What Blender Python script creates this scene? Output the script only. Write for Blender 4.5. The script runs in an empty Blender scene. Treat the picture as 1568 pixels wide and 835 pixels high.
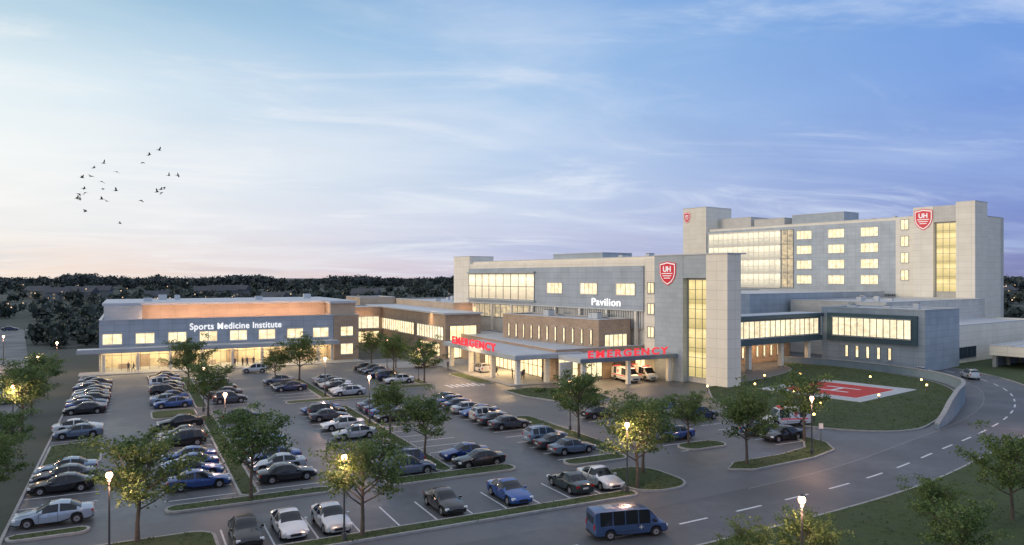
import bpy, bmesh, math, random
import numpy as np
from mathutils import Vector, Matrix, noise
random.seed(7)
S=bpy.context.scene
PR=math.radians(8.9)      # rotation of the hospital / pavilion grid against the parking grid
COL=bpy.context.collection

def lin(r,g,b):
    f=lambda c:(c/255/12.92) if c/255<=0.04045 else ((c/255+0.055)/1.055)**2.4
    return (f(r),f(g),f(b),1)

# ------------------------------------------------------------------ materials
MATS={}
def newmat(name):
    m=bpy.data.materials.new(name); m.use_nodes=True
    nt=m.node_tree; b=nt.nodes['Principled BSDF']; MATS[name]=m
    return m,nt,b
def N(nt,t,**k):
    n=nt.nodes.new(t)
    for a,v in k.items(): setattr(n,a,v)
    return n
def mixc(nt,fac,a,b,blend='MIX'):
    n=N(nt,'ShaderNodeMix',data_type='RGBA',blend_type=blend)
    for i,x in ((0,fac),(6,a),(7,b)):
        if isinstance(x,bpy.types.NodeSocket): nt.links.new(x,n.inputs[i])
        else: n.inputs[i].default_value=x
    return n.outputs[2]
def MM(nt,op,a,b=None,cl=False):
    n=N(nt,'ShaderNodeMath',operation=op); n.use_clamp=cl
    for i,x in enumerate((a,b)):
        if x is None: continue
        if isinstance(x,bpy.types.NodeSocket): nt.links.new(x,n.inputs[i])
        else: n.inputs[i].default_value=x
    return n.outputs[0]
def ramp(nt,src,stops,interp='LINEAR'):
    r=N(nt,'ShaderNodeValToRGB'); r.color_ramp.interpolation=interp
    e=r.color_ramp.elements
    while len(e)<len(stops): e.new(0.5)
    for el,(p,c) in zip(e,stops):
        el.position=p; el.color=c if len(c)==4 else (*c,1)
    nt.links.new(src,r.inputs[0]); return r.outputs[0]
def noisy(name,c1,c2,scale=1,rough=.7,bump=0,bscale=None,coord='pos',detail=6,metal=0,c3=None,s3=.05,rvar=0):
    m,nt,b=newmat(name)
    if coord=='pos': src=N(nt,'ShaderNodeNewGeometry').outputs['Position']
    else: src=N(nt,'ShaderNodeTexCoord').outputs['Object']
    n=N(nt,'ShaderNodeTexNoise'); n.inputs['Scale'].default_value=scale; n.inputs['Detail'].default_value=detail
    n.inputs['Roughness'].default_value=.65
    nt.links.new(src,n.inputs['Vector'])
    c=ramp(nt,n.outputs['Fac'],[(.3,c1),(.7,c2)])
    if c3:
        n3=N(nt,'ShaderNodeTexNoise'); n3.inputs['Scale'].default_value=s3; n3.inputs['Detail'].default_value=4
        nt.links.new(src,n3.inputs['Vector'])
        f=ramp(nt,n3.outputs['Fac'],[(.42,(0,0,0)),(.62,(1,1,1))])
        c=mixc(nt,f,c,(*c3,1))
        if rvar:
            r_=ramp(nt,n3.outputs['Fac'],[(.35,(rough-rvar,)*3),(.65,(rough+rvar,)*3)]); nt.links.new(r_,b.inputs['Roughness'])
    nt.links.new(c,b.inputs['Base Color'])
    if not rvar: b.inputs['Roughness'].default_value=rough
    b.inputs['Metallic'].default_value=metal
    if bump:
        n2=N(nt,'ShaderNodeTexNoise'); n2.inputs['Scale'].default_value=bscale or scale*8; n2.inputs['Detail'].default_value=4
        nt.links.new(src,n2.inputs['Vector'])
        bp=N(nt,'ShaderNodeBump'); bp.inputs['Strength'].default_value=bump; bp.inputs['Distance'].default_value=.05
        nt.links.new(n2.outputs['Fac'],bp.inputs['Height']); nt.links.new(bp.outputs[0],b.inputs['Normal'])
    return m
def wallcoord(nt):
    tc=N(nt,'ShaderNodeTexCoord'); sp=N(nt,'ShaderNodeSeparateXYZ'); nt.links.new(tc.outputs['Object'],sp.inputs[0])
    cb=N(nt,'ShaderNodeCombineXYZ'); nt.links.new(MM(nt,'ADD',sp.outputs[0],sp.outputs[1]),cb.inputs[0]); nt.links.new(sp.outputs[2],cb.inputs[1])
    return tc,sp,cb
def wallmat(name,c1,c2,mort,bw,rh,ms=.03,rough=.55,metal=0,offset=0.0,ncol=.2):
    m,nt,b=newmat(name); tc,sp,cb=wallcoord(nt)
    br=N(nt,'ShaderNodeTexBrick'); br.offset=offset
    nt.links.new(cb.outputs[0],br.inputs['Vector'])
    br.inputs['Color1'].default_value=(*c1,1); br.inputs['Color2'].default_value=(*c2,1); br.inputs['Mortar'].default_value=(*mort,1)
    br.inputs['Scale'].default_value=1; br.inputs['Mortar Size'].default_value=ms
    br.inputs['Brick Width'].default_value=bw; br.inputs['Row Height'].default_value=rh
    n=N(nt,'ShaderNodeTexNoise'); n.inputs['Scale'].default_value=.35; n.inputs['Detail'].default_value=6
    nt.links.new(tc.outputs['Object'],n.inputs['Vector'])
    v=ramp(nt,n.outputs['Fac'],[(.3,(1-ncol,)*3),(.7,(1,1,1))])
    nt.links.new(mixc(nt,1.0,br.outputs['Color'],v,'MULTIPLY'),b.inputs['Base Color'])
    b.inputs['Roughness'].default_value=rough; b.inputs['Metallic'].default_value=metal
    return m
def litmat(name,lo,hi,strength,bw=1.2,rh=1.3,seed=0,floor=None,z0=0,cut=(.3,.66)):
    m,nt,b=newmat(name); tc,sp,cb=wallcoord(nt)
    br=N(nt,'ShaderNodeTexBrick'); br.offset=.37
    nt.links.new(cb.outputs[0],br.inputs['Vector'])
    br.inputs['Color1'].default_value=(1,1,1,1); br.inputs['Color2'].default_value=(.15,.15,.15,1); br.inputs['Mortar'].default_value=(.4,.4,.4,1)
    br.inputs['Scale'].default_value=1; br.inputs['Mortar Size'].default_value=.02
    br.inputs['Brick Width'].default_value=bw; br.inputs['Row Height'].default_value=rh
    n=N(nt,'ShaderNodeTexNoise'); n.inputs['Scale'].default_value=.8; n.inputs['Detail'].default_value=6; n.inputs['Roughness'].default_value=.65
    mp=N(nt,'ShaderNodeMapping'); mp.inputs['Scale'].default_value=(1,1.6,1); mp.inputs['Location'].default_value=(seed,seed,0)
    nt.links.new(cb.outputs[0],mp.inputs[0]); nt.links.new(mp.outputs[0],n.inputs['Vector'])
    v=ramp(nt,n.outputs['Fac'],[(cut[0],(.0,)*3),(cut[1],(1,1,1))])
    f=N(nt,'ShaderNodeRGBToBW'); nt.links.new(mixc(nt,.6,br.outputs['Color'],v),f.inputs[0]); f=f.outputs[0]
    if floor:   # ceilings brighter than the floor of every storey
        fr_=MM(nt,'FRACT',MM(nt,'DIVIDE',MM(nt,'SUBTRACT',sp.outputs[2],z0),floor))
        g=ramp(nt,fr_,[(0,(.15,)*3),(.45,(.6,)*3),(.85,(1,1,1)),(.95,(.7,)*3)])
        gb=N(nt,'ShaderNodeRGBToBW'); nt.links.new(g,gb.inputs[0]); f=MM(nt,'MULTIPLY',MM(nt,'ADD',MM(nt,'MULTIPLY',f,.7),.3),gb.outputs[0])
    nt.links.new(mixc(nt,f,(*lo,1),(*hi,1)),b.inputs['Emission Color']); b.inputs['Emission Strength'].default_value=strength
    b.inputs['Base Color'].default_value=(.05,.05,.05,1); b.inputs['Roughness'].default_value=.1
    return m
def plain(name,c,rough=.5,metal=0,emis=None,es=0,coat=0):
    m,nt,b=newmat(name)
    b.inputs['Base Color'].default_value=(*c,1); b.inputs['Roughness'].default_value=rough; b.inputs['Metallic'].default_value=metal
    if emis: b.inputs['Emission Color'].default_value=(*emis,1); b.inputs['Emission Strength'].default_value=es
    if coat: b.inputs['Coat Weight'].default_value=coat
    return m

noisy('asphalt',(.052,.058,.065),(.108,.114,.120),.7,.50,.3,6,detail=10,c3=(.118,.124,.132),s3=.09,rvar=.14)
noisy('road_asphalt',(.068,.074,.082),(.110,.116,.124),.9,.55,.25,6,detail=10,c3=(.080,.086,.094),s3=.12,rvar=.08)
noisy('tar_seal',(.030,.032,.035),(.042,.044,.048),3,.45)
noisy('concrete',(.28,.28,.27),(.37,.37,.35),1.2,.7,.1)
noisy('kerb_concrete',(.26,.26,.26),(.37,.37,.36),2,.8)
noisy('grass',(.024,.044,.010),(.060,.092,.022),1.6,.95,.8,14,detail=10,c3=(.050,.070,.024),s3=.3)
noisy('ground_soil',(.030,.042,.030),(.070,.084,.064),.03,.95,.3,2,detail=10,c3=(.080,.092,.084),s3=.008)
noisy('helipad_concrete',(.38,.40,.42),(.48,.50,.52),1,.8)
noisy('paint_white',(.45,.47,.5),(.8,.8,.8),3,.6)
noisy('paint_red',(.42,.025,.02),(.55,.045,.035),1.4,.8)
wallmat('panel_blue',(.39,.45,.51),(.44,.50,.56),(.25,.31,.37),2.4,1.2,.03,.42,.1)
wallmat('panel_bluedark',(.18,.23,.29),(.22,.27,.33),(.1,.13,.17),2.4,1.2,.03,.38,.15)
wallmat('panel_white',(.86,.79,.66),(.89,.83,.71),(.64,.59,.50),3.0,1.5,.03,.6,0,0,.10)
wallmat('panel_stone',(.62,.59,.53),(.68,.65,.59),(.47,.45,.41),1.6,.8,.02,.7,0,.5,.15)
wallmat('panel_slate',(.40,.45,.48),(.45,.50,.53),(.30,.34,.37),1.6,.8,.02,.6,0,.5,.15)
wallmat('brick_brown',(.43,.31,.215),(.50,.375,.27),(.35,.28,.21),.8,.3,.02,.85,0,.5)
wallmat('panel_tan',(.55,.42,.31),(.60,.47,.35),(.42,.34,.26),2.4,1.2,.02,.75)
wallmat('fins',(.66,.65,.62),(.56,.56,.54),(.12,.13,.14),.6,30,.09,.6)
noisy('roof_grey',(.44,.47,.50),(.55,.57,.60),.4,.6,.1)
noisy('trim_grey',(.50,.52,.54),(.58,.60,.61),.5,.4,metal=.1)
noisy('teal_metal',(.07,.12,.15),(.09,.15,.18),.5,.35,metal=.3)
noisy('interior_cream',(.70,.60,.42),(.82,.72,.52),.6,.7)
noisy('retaining_concrete',(.17,.24,.29),(.23,.30,.35),.7,.7,.1)
noisy('frame_metal',(.14,.15,.16),(.20,.21,.22),.6,.4,metal=.4)
plain('dark_glass',(.03,.05,.07),.08)
litmat('lit_window',(.46,.30,.13),(1.0,.87,.56),1.75,.9,1.0)
litmat('dim_window',(.12,.12,.12),(.85,.66,.38),1.1,1.3,1.5,12)
litmat('house_window',(.06,.06,.06),(.55,.42,.25),.6,1.3,1.5,12)
litmat('lit_curtain',(.22,.21,.19),(1.0,.88,.62),1.5,2.2,4.4,3,4.35,14,(.25,.6))
litmat('lit_corner',(.34,.27,.19),(1.0,.85,.56),1.7,3.5,2.6,8,5.1,12.45,(.25,.58))
litmat('lit_band',(.40,.30,.17),(1.0,.88,.60),1.55,1.6,6,6)
litmat('lit_stair',(.42,.33,.12),(1.0,.79,.36),1.25,2.0,1.9,5,3.9,1,(.2,.55))
litmat('lit_lobby',(.72,.38,.14),(1.0,.82,.46),2.0,1.5,2.0,9)
plain('ceiling_light',(.8,.8,.8),.5,0,(1,.78,.46),30)
plain('soffit_light',(.8,.8,.8),.5,0,(1,.72,.40),14)
plain('lamp_glow',(.9,.8,.7),.4,0,(1,.52,.27),13)
plain('bollard_glow',(.9,.8,.5),.4,0,(1,.62,.16),9)
plain('far_light',(.9,.8,.5),.4,0,(1,.60,.30),.9)
plain('sign_white',(.8,.8,.8),.4,0,(1,.98,.95),.85)
plain('sign_red',(.55,.02,.03),.5,0,(1,.055,.075),.75)
plain('shield_red',(.55,.015,.03),.4,0,(.8,.02,.05),.2)
plain('shield_white',(.8,.8,.8),.4,0,(1,1,1),.3)
plain('pole_metal',(.10,.10,.105),.4,.5)
plain('tyre',(.012,.012,.013),.85)
plain('hub',(.45,.46,.48),.3,.8)
plain('car_trim',(.015,.015,.017),.5)
plain('car_glass',(.012,.016,.022),.04)
plain('headlight',(.75,.78,.8),.1)
plain('taillight',(.35,.01,.01),.2)
plain('plate',(.6,.6,.58),.5)
plain('skin',(.45,.27,.19),.6); plain('hair',(.03,.02,.015),.7)
noisy('cloth_dark',(.02,.022,.03),(.035,.035,.045),6,.9,coord='obj'); noisy('cloth_mid',(.06,.07,.10),(.10,.11,.14),6,.9,coord='obj')
noisy('bird_feather',(.02,.02,.022),(.04,.04,.04),6,.9,coord='obj')
noisy('bark',(.06,.048,.038),(.13,.105,.085),4,.9,.4,coord='obj')
noisy('house_siding',(.13,.14,.15),(.19,.20,.21),.3,.8); noisy('house_roof',(.06,.065,.075),(.09,.095,.105),.4,.9)
# car paint takes colour from each object
m,nt,b=newmat('car_paint'); oi=N(nt,'ShaderNodeObjectInfo'); nt.links.new(oi.outputs['Color'],b.inputs['Base Color'])
b.inputs['Metallic'].default_value=.35; b.inputs['Roughness'].default_value=.28; b.inputs['Coat Weight'].default_value=.8; b.inputs['Coat Roughness'].default_value=.05
# leaves
def leafmat(name,a,bb,trans=.35):
    m,nt,b=newmat(name)
    g=N(nt,'ShaderNodeNewGeometry'); tc=N(nt,'ShaderNodeTexCoord'); n=N(nt,'ShaderNodeTexNoise'); n.inputs['Scale'].default_value=.8 if trans>.2 else .04
    nt.links.new(tc.outputs['Object'],n.inputs['Vector'])
    c=ramp(nt,MM(nt,'MULTIPLY',MM(nt,'ADD',g.outputs['Random Per Island'],n.outputs['Fac']),.5),[(.2,a),(.8,bb)])
    oi=N(nt,'ShaderNodeObjectInfo')   # every tree has its own tint
    c=mixc(nt,MM(nt,'MULTIPLY',oi.outputs['Random'],.35 if trans>.2 else 0.0),c,(.13,.16,.04,1) if trans>.2 else (0,0,0,1))
    nt.links.new(c,b.inputs['Base Color']); b.inputs['Roughness'].default_value=.6
    t=N(nt,'ShaderNodeBsdfTranslucent'); nt.links.new(c,t.inputs[0])
    mx=N(nt,'ShaderNodeMixShader'); mx.inputs[0].default_value=trans
    nt.links.new(b.outputs[0],mx.inputs[1]); nt.links.new(t.outputs[0],mx.inputs[2])
    nt.links.new(mx.outputs[0],nt.nodes['Material Output'].inputs[0])
leafmat('leaves',(.038,.080,.020),(.165,.25,.082))
leafmat('leaves_far_haze',(.034,.048,.044),(.062,.078,.076),.1)  # skyline trees: distance haze painted into the leaf colour as a pale bluish tint
leafmat('leaves_mid_haze',(.030,.046,.037),(.070,.088,.076),.1)  # nearer tier: weaker bluish air haze, also baked into the leaf colour
# clear glass
m,nt,b=newmat('clear_glass'); tr=N(nt,'ShaderNodeBsdfTransparent'); gl=N(nt,'ShaderNodeBsdfGlossy'); gl.inputs['Roughness'].default_value=.05
mx=N(nt,'ShaderNodeMixShader'); mx.inputs[0].default_value=.06
nt.links.new(tr.outputs[0],mx.inputs[1]); nt.links.new(gl.outputs[0],mx.inputs[2]); nt.links.new(mx.outputs[0],nt.nodes['Material Output'].inputs[0])

# ------------------------------------------------------------------ mesh builder
class MB:
    def __init__(s): s.v=[];s.f=[];s.m=[];s.mats=[]
    def mi(s,name):
        if name not in s.mats: s.mats.append(name)
        return s.mats.index(name)
    def add(s,vs,fs,mat):
        o=len(s.v); s.v+= [tuple(v) for v in vs]; k=s.mi(mat)
        for f in fs: s.f.append([i+o for i in f]); s.m.append(k)
    def box(s,x0,x1,y0,y1,z0,z1,mat):
        vs=[(x,y,z) for z in (z0,z1) for y in (y0,y1) for x in (x0,x1)]
        s.add(vs,[(0,2,3,1),(4,5,7,6),(0,1,5,4),(2,6,7,3),(0,4,6,2),(1,3,7,5)],mat)
    def tube(s,pts,rs,n,mat,cap=True):
        vs=[]
        for i,p in enumerate(pts):
            p=Vector(p); a=Vector(pts[max(i-1,0)]); c=Vector(pts[min(i+1,len(pts)-1)])
            d=(c-a).normalized(); up=Vector((0,0,1)) if abs(d.z)<.9 else Vector((1,0,0))
            e1=d.cross(up).normalized(); e2=d.cross(e1)
            for k in range(n):
                t=2*math.pi*k/n; vs.append(p+(e1*math.cos(t)+e2*math.sin(t))*rs[i])
        fs=[]
        for i in range(len(pts)-1):
            for k in range(n): fs.append((i*n+k,i*n+(k+1)%n,(i+1)*n+(k+1)%n,(i+1)*n+k))
        if cap: fs.append(tuple(range(n))[::-1]); fs.append(tuple(range((len(pts)-1)*n,len(pts)*n)))
        s.add(vs,fs,mat)
    def sphere(s,c,r,mat,n=10,m=6,sz=1):
        vs=[(c[0],c[1],c[2]+r*sz)];fs=[]
        for i in range(1,m):
            a=math.pi*i/m
            for k in range(n):
                t=2*math.pi*k/n; vs.append((c[0]+r*math.sin(a)*math.cos(t),c[1]+r*math.sin(a)*math.sin(t),c[2]+r*sz*math.cos(a)))
        vs.append((c[0],c[1],c[2]-r*sz))
        for k in range(n): fs.append((0,1+k,1+(k+1)%n))
        for i in range(m-2):
            for k in range(n): fs.append((1+i*n+k,1+(i+1)*n+k,1+(i+1)*n+(k+1)%n,1+i*n+(k+1)%n))
        l=len(vs)-1
        for k in range(n): fs.append((l,1+(m-2)*n+(k+1)%n,1+(m-2)*n+k))
        s.add(vs,fs,mat)
    def mesh(s,name,ang=None):
        me=bpy.data.meshes.new(name); me.from_pydata(s.v,[],s.f)
        for k in s.mats: me.materials.append(MATS[k])
        me.polygons.foreach_set('material_index',s.m)
        if ang is not None:
            bm=bmesh.new(); bm.from_mesh(me); bmesh.ops.remove_doubles(bm,verts=bm.verts,dist=.0005)
            bmesh.ops.recalc_face_normals(bm,faces=bm.faces)
            for f in bm.faces: f.smooth=True
            for e in bm.edges:
                if len(e.link_faces)!=2 or e.calc_face_angle(0)>ang: e.smooth=False
            bm.to_mesh(me); bm.free()
        me.update(); return me
    def build(s,name,parent=None,loc=(0,0,0),rot=(0,0,0),ang=None):
        return put(s.mesh(name,ang),name,loc,rot,parent)
def put(me,name,loc=(0,0,0),rot=(0,0,0),parent=None,color=None,scale=1):
    o=bpy.data.objects.new(name,me); COL.objects.link(o); o.location=loc; o.rotation_euler=rot
    o.scale=(scale,)*3 if not isinstance(scale,tuple) else scale
    if parent: o.parent=parent
    if color: o.color=(*color,1)
    return o
def empty(name,loc=(0,0,0),rz=0):
    o=bpy.data.objects.new(name,None); COL.objects.link(o); o.location=loc; o.rotation_euler=(0,0,rz); return o
def P2W(u,v):
    c,s=math.cos(PR),math.sin(PR); return (c*u-s*v, s*u+c*v)

class Bld:
    """axis aligned building in its own frame; coordinates given in grid coordinates"""
    def __init__(s,name,ox,oy,P=False):
        s.ox,s.oy=ox,oy; w=P2W(ox,oy) if P else (ox,oy)
        s.e=empty(name,(w[0],w[1],0),PR if P else 0); s.parts={}
    def mb(s,part):
        if part not in s.parts: s.parts[part]=MB()
        return s.parts[part]
    def box(s,part,mat,x0,x1,y0,y1,z0,z1):
        s.mb(part).box(x0-s.ox,x1-s.ox,y0-s.oy,y1-s.oy,z0,z1,mat)
    def body(s,part,mat,x0,x1,y0,y1,z0,z1,par=.5):
        s.box(part,mat,x0,x1,y0,y1,z0,z1)
        t=.35
        if par:
            s.box('roof','roof_grey',x0+t,x1-t,y0+t,y1-t,z1+.004,z1+.08)
            s.box('parapet',mat,x0,x1,y0,y0+t,z1,z1+par); s.box('parapet',mat,x0,x1,y1-t,y1,z1,z1+par)
            s.box('parapet',mat,x0,x0+t,y0+t,y1-t,z1,z1+par); s.box('parapet',mat,x1-t,x1,y0+t,y1-t,z1,z1+par)
            c=.07
            s.box('coping','trim_grey',x0-c,x1+c,y0-c,y0+t+c,z1+par,z1+par+.1); s.box('coping','trim_grey',x0-c,x1+c,y1-t-c,y1+c,z1+par,z1+par+.1)
            s.box('coping','trim_grey',x0-c,x0+t+c,y0+t+c,y1-t-c,z1+par,z1+par+.1); s.box('coping','trim_grey',x1-t-c,x1+c,y0+t+c,y1-t-c,z1+par,z1+par+.1)
    def winx(s,x,y0,y1,z0,z1,mat='lit_window',nx=3,nz=1,fr='frame_metal',ft=.09):  # faces -x
        s.box('window_glass',mat,x-.02,x+.05,y0,y1,z0,z1)
        for i in range(nx+1):
            y=y0+(y1-y0)*i/nx; s.box('window_frames',fr,x-.12,x-.023,y-ft/2,y+ft/2,z0,z1)
        for i in range(nz+1):
            z=z0+(z1-z0)*i/nz; s.box('window_frames',fr,x-.105,x-.026,y0-ft/2,y1+ft/2,z-ft/2,z+ft/2)
        s.box('window_sills','trim_grey',x-.2,x-.128,y0-.1,y1+.1,z0-.16,z0-.05)
        s.box('window_sills','trim_grey',x-.26,x-.128,y0-.1,y1+.1,z1+.05,z1+.13)
    def winy(s,y,x0,x1,z0,z1,mat='lit_window',nx=3,nz=1,fr='frame_metal',ft=.09):  # faces -y
        s.box('window_glass',mat,x0,x1,y-.02,y+.05,z0,z1)
        for i in range(nx+1):
            x=x0+(x1-x0)*i/nx; s.box('window_frames',fr,x-ft/2,x+ft/2,y-.12,y-.023,z0,z1)
        for i in range(nz+1):
            z=z0+(z1-z0)*i/nz; s.box('window_frames',fr,x0-ft/2,x1+ft/2,y-.105,y-.026,z-ft/2,z+ft/2)
        s.box('window_sills','trim_grey',x0-.1,x1+.1,y-.2,y-.128,z0-.16,z0-.05)
        s.box('window_sills','trim_grey',x0-.1,x1+.1,y-.26,y-.128,z1+.05,z1+.13)
    def vents(s,n,x0,x1,y0,y1,z,seed):   # roof top units
        r=random.Random(seed)
        for _ in range(n):
            x=r.uniform(x0,x1); y=r.uniform(y0,y1); w_=r.uniform(.6,1.8); d_=r.uniform(.6,1.6); h=r.uniform(.5,1.3)
            s.box('roof_units','trim_grey',x,x+w_,y,y+d_,z,z+h); s.box('roof_units','frame_metal',x+.1,x+w_-.1,y+.1,y+d_-.1,z+h,z+h+.12)
    def done(s):
        for k,mb in s.parts.items(): mb.build(k,s.e)
def text(name,body,width,loc,rot,mat,parent,extrude=.06,bold=.02,height=None,spacing=1.0):
    c=bpy.data.curves.new(name,'FONT'); c.body=body; c.size=1; c.extrude=extrude; c.offset=bold; c.space_character=spacing
    c.materials.append(MATS[mat]); o=bpy.data.objects.new(name,c); COL.objects.link(o)
    bpy.context.view_layer.update(); w=o.dimensions.x; k=width/w; hh=o.dimensions.y
    o.scale=(k,(height/hh) if height else k,1); o.location=loc; o.rotation_euler=rot; o.parent=parent
    return o
def shield(loc,rot,w,h,parent_world_rz):
    e=empty('hospital_shield_sign',loc,parent_world_rz)
    out=[(-.5,.42),(-.25,.45),(0,.5),(.25,.45),(.5,.42),(.5,.0),(.42,-.22),(.25,-.4),(0,-.52),(-.25,-.4),(-.42,-.22),(-.5,.0)]
    def prism(s,d0,d1,mat):
        mb=MB(); n=len(out)
        vs=[(x*w*s,-d0,z*h*s) for x,z in out]+[(x*w*s,-d1,z*h*s) for x,z in out]
        fs=[tuple(range(n,2*n)),tuple(range(n))[::-1]]+[(i,(i+1)%n,n+(i+1)%n,n+i) for i in range(n)]
        mb.add(vs,fs,mat); return mb
    prism(1.04,.0,.10,'shield_red').build('shield_edge',e); prism(.96,.101,.14,'shield_white').build('shield_border',e)
    prism(.86,.141,.2,'shield_red').build('shield_face',e)
    text('shield_letters','UH',w*.50,(-w*.26,-.24,h*.07),(math.pi/2,0,0),'shield_white',e,.03,.03)
    mb=MB()
    for i,zz in enumerate((-.03,-.13,-.23)):
        ww=.34-.07*i
        mb.box(-w*ww,w*ww,-.235,-.203,h*zz,h*(zz+.035),'shield_white')
    mb.build('shield_stripes',e)

# ------------------------------------------------------------------ world
w=bpy.data.worlds.new("World"); S.world=w; w.use_nodes=True; nt=w.node_tree
bg=nt.nodes['Background']; outw=nt.nodes['World Output']
tc=N(nt,'ShaderNodeTexCoord'); sp=N(nt,'ShaderNodeSeparateXYZ'); nt.links.new(tc.outputs['Generated'],sp.inputs[0])
M=lambda op,a,b=None,cl=False: MM(nt,op,a,b,cl)
X,Y,Z=sp.outputs
el=M('MULTIPLY',Z,2.0,True)
az=M('SUBTRACT',M('MULTIPLY',X,.889),M('MULTIPLY',Y,.457))
azf=M('ADD',M('MULTIPLY',az,.88),.5,True)
ZEN=lin(200,208,226)
left=ramp(nt,el,[(0,lin(246,224,206)),(.05,lin(246,232,222)),(.12,lin(242,240,238)),(.28,lin(241,246,246)),(.45,lin(228,240,245)),(.60,lin(184,212,228)),(.70,lin(142,184,208)),(1,ZEN)])
midc=ramp(nt,el,[(0,lin(206,196,216)),(.06,lin(202,204,228)),(.22,lin(198,213,237)),(.42,lin(178,206,237)),(.6,lin(146,186,229)),(.75,lin(124,170,222)),(1,ZEN)])
right=ramp(nt,el,[(0,lin(128,132,178)),(.10,lin(128,142,200)),(.25,lin(118,147,213)),(.45,lin(116,155,222)),(.7,lin(110,156,222)),(1,ZEN)])
f1=M('MULTIPLY',azf,2.0,True); f2=M('SUBTRACT',M('MULTIPLY',azf,2.0),1.0,True)
base=mixc(nt,f2,mixc(nt,f1,left,midc),right)
# clouds: direction projected on a cloud layer
dz=M('ADD',M('MAXIMUM',Z,0.0),.10)
cx=M('DIVIDE',X,dz); cy=M('DIVIDE',Y,dz)
cr=M('SUBTRACT',M('MULTIPLY',cx,.889),M('MULTIPLY',cy,.457)); cf=M('ADD',M('MULTIPLY',cx,.457),M('MULTIPLY',cy,.889))
crd=M('ADD',M('MULTIPLY',cr,.42),M('MULTIPLY',cf,.12)); cfd=M('SUBTRACT',M('MULTIPLY',cf,.72),M('MULTIPLY',cr,.22))
cv=N(nt,'ShaderNodeCombineXYZ'); nt.links.new(crd,cv.inputs[0]); nt.links.new(cfd,cv.inputs[1])
def cloud(loc,scale,det,rough,lo,hi,dist=.5):
    n1=N(nt,'ShaderNodeTexNoise'); n1.inputs['Scale'].default_value=scale; n1.inputs['Detail'].default_value=det; n1.inputs['Roughness'].default_value=rough; n1.inputs['Distortion'].default_value=dist
    mpp=N(nt,'ShaderNodeMapping'); mpp.inputs['Location'].default_value=loc; nt.links.new(cv.outputs[0],mpp.inputs[0]); nt.links.new(mpp.outputs[0],n1.inputs['Vector'])
    return ramp(nt,n1.outputs['Fac'],[(lo,(0,0,0)),(hi,(1,1,1))],'EASE')
c1=cloud((3.3,1.7,0),1.0,9,.56,.42,.74)
c3=cloud((6.1,2.9,0),1.7,10,.60,.48,.74,.8)
ccol=mixc(nt,azf,lin(250,248,245),lin(190,212,244))
sky=mixc(nt,M('MULTIPLY',c1,.50),base,ccol)
c2=cloud((9.3,4.1,0),.7,7,.6,.46,.72,.4)
sky=mixc(nt,M('MULTIPLY',c2,.28),sky,mixc(nt,azf,lin(172,198,220),lin(96,132,204)))
sky=mixc(nt,M('MULTIPLY',c3,.62),sky,mixc(nt,azf,lin(252,250,247),lin(208,224,248)))
nt.links.new(sky,bg.inputs[0]); bg.inputs[1].default_value=1.0
sk=N(nt,'ShaderNodeTexSky'); sk.sky_type='NISHITA'; sk.sun_disc=False; sk.sun_elevation=math.radians(9); sk.sun_rotation=math.radians(-76)
bg2=N(nt,'ShaderNodeBackground'); nt.links.new(sk.outputs[0],bg2.inputs[0]); bg2.inputs[1].default_value=.004
ads=N(nt,'ShaderNodeAddShader'); nt.links.new(bg.outputs[0],ads.inputs[0]); nt.links.new(bg2.outputs[0],ads.inputs[1]); nt.links.new(ads.outputs[0],outw.inputs[0])
S.view_settings.view_transform='Standard'; S.view_settings.look='None'; S.view_settings.exposure=0
sun=bpy.data.lights.new('sun','SUN'); sun.energy=1.1; sun.angle=math.radians(14); sun.color=(1,.80,.60)
so=bpy.data.objects.new('sun',sun); COL.objects.link(so)
a=math.radians(-84); d=Vector((math.sin(a)*math.cos(math.radians(11)),math.cos(a)*math.cos(math.radians(11)),math.sin(math.radians(11))))
so.rotation_euler=(-d).to_track_quat('-Z','Y').to_euler(); so.location=(0,200,80)

# ------------------------------------------------------------------ camera
cam=bpy.data.cameras.new('camera'); co=bpy.data.objects.new('camera',cam); COL.objects.link(co); S.camera=co
co.location=(0,0,17); co.rotation_euler=(math.pi/2,0,math.radians(-27.2)); cam.lens=36*1137/1568; cam.shift_y=.0048; cam.clip_end=9000; cam.clip_start=.5

# ------------------------------------------------------------------ ground
def gh(x,y):
    r=math.hypot(x,y); t=min(max((r-360)/500,0),1); t=t*t*(3-2*t)
    return t*(8+5*noise.noise(Vector((x*.003,y*.003,1.3))))
mb=MB(); radii=[0,60,120,200,280,330,360]+[360+i*45 for i in range(1,22)]+[1500,1900,2600,4000,7000]; n=120
vs=[(0,0,0)];fs=[]
for r in radii[1:]:
    for k in range(n):
        t=2*math.pi*k/n; x=r*math.cos(t); y=r*math.sin(t); vs.append((x,y,gh(x,y)))
for k in range(n): fs.append((0,1+k,1+(k+1)%n))
for i in range(len(radii)-2):
    for k in range(n): fs.append((1+i*n+k,1+(i+1)*n+k,1+(i+1)*n+(k+1)%n,1+i*n+(k+1)%n))
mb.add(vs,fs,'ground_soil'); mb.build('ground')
mb=MB(); mb.add([(-7.3,30,.004),(150,30,.004),(150,150,.004),(-7.3,150,.004)],[(0,1,2,3)],'asphalt'); mb.build('parking_lot')
mb=MB(); mb.box(-7.5,-7.3,30,150,0,.14,'kerb_concrete'); mb.build('kerb')
mb=MB(); mb.add([(-34,70,.004),(-13,70,.004),(-13,140,.004),(-34,140,.004)],[(0,1,2,3)],'asphalt'); mb.build('side_parking_lot')
mb=MB(); mb.add([(-160,281,.006),(60,281,.006),(60,290,.006),(-160,290,.006)],[(0,1,2,3)],'road_asphalt'); mb.build('distant_road')
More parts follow.
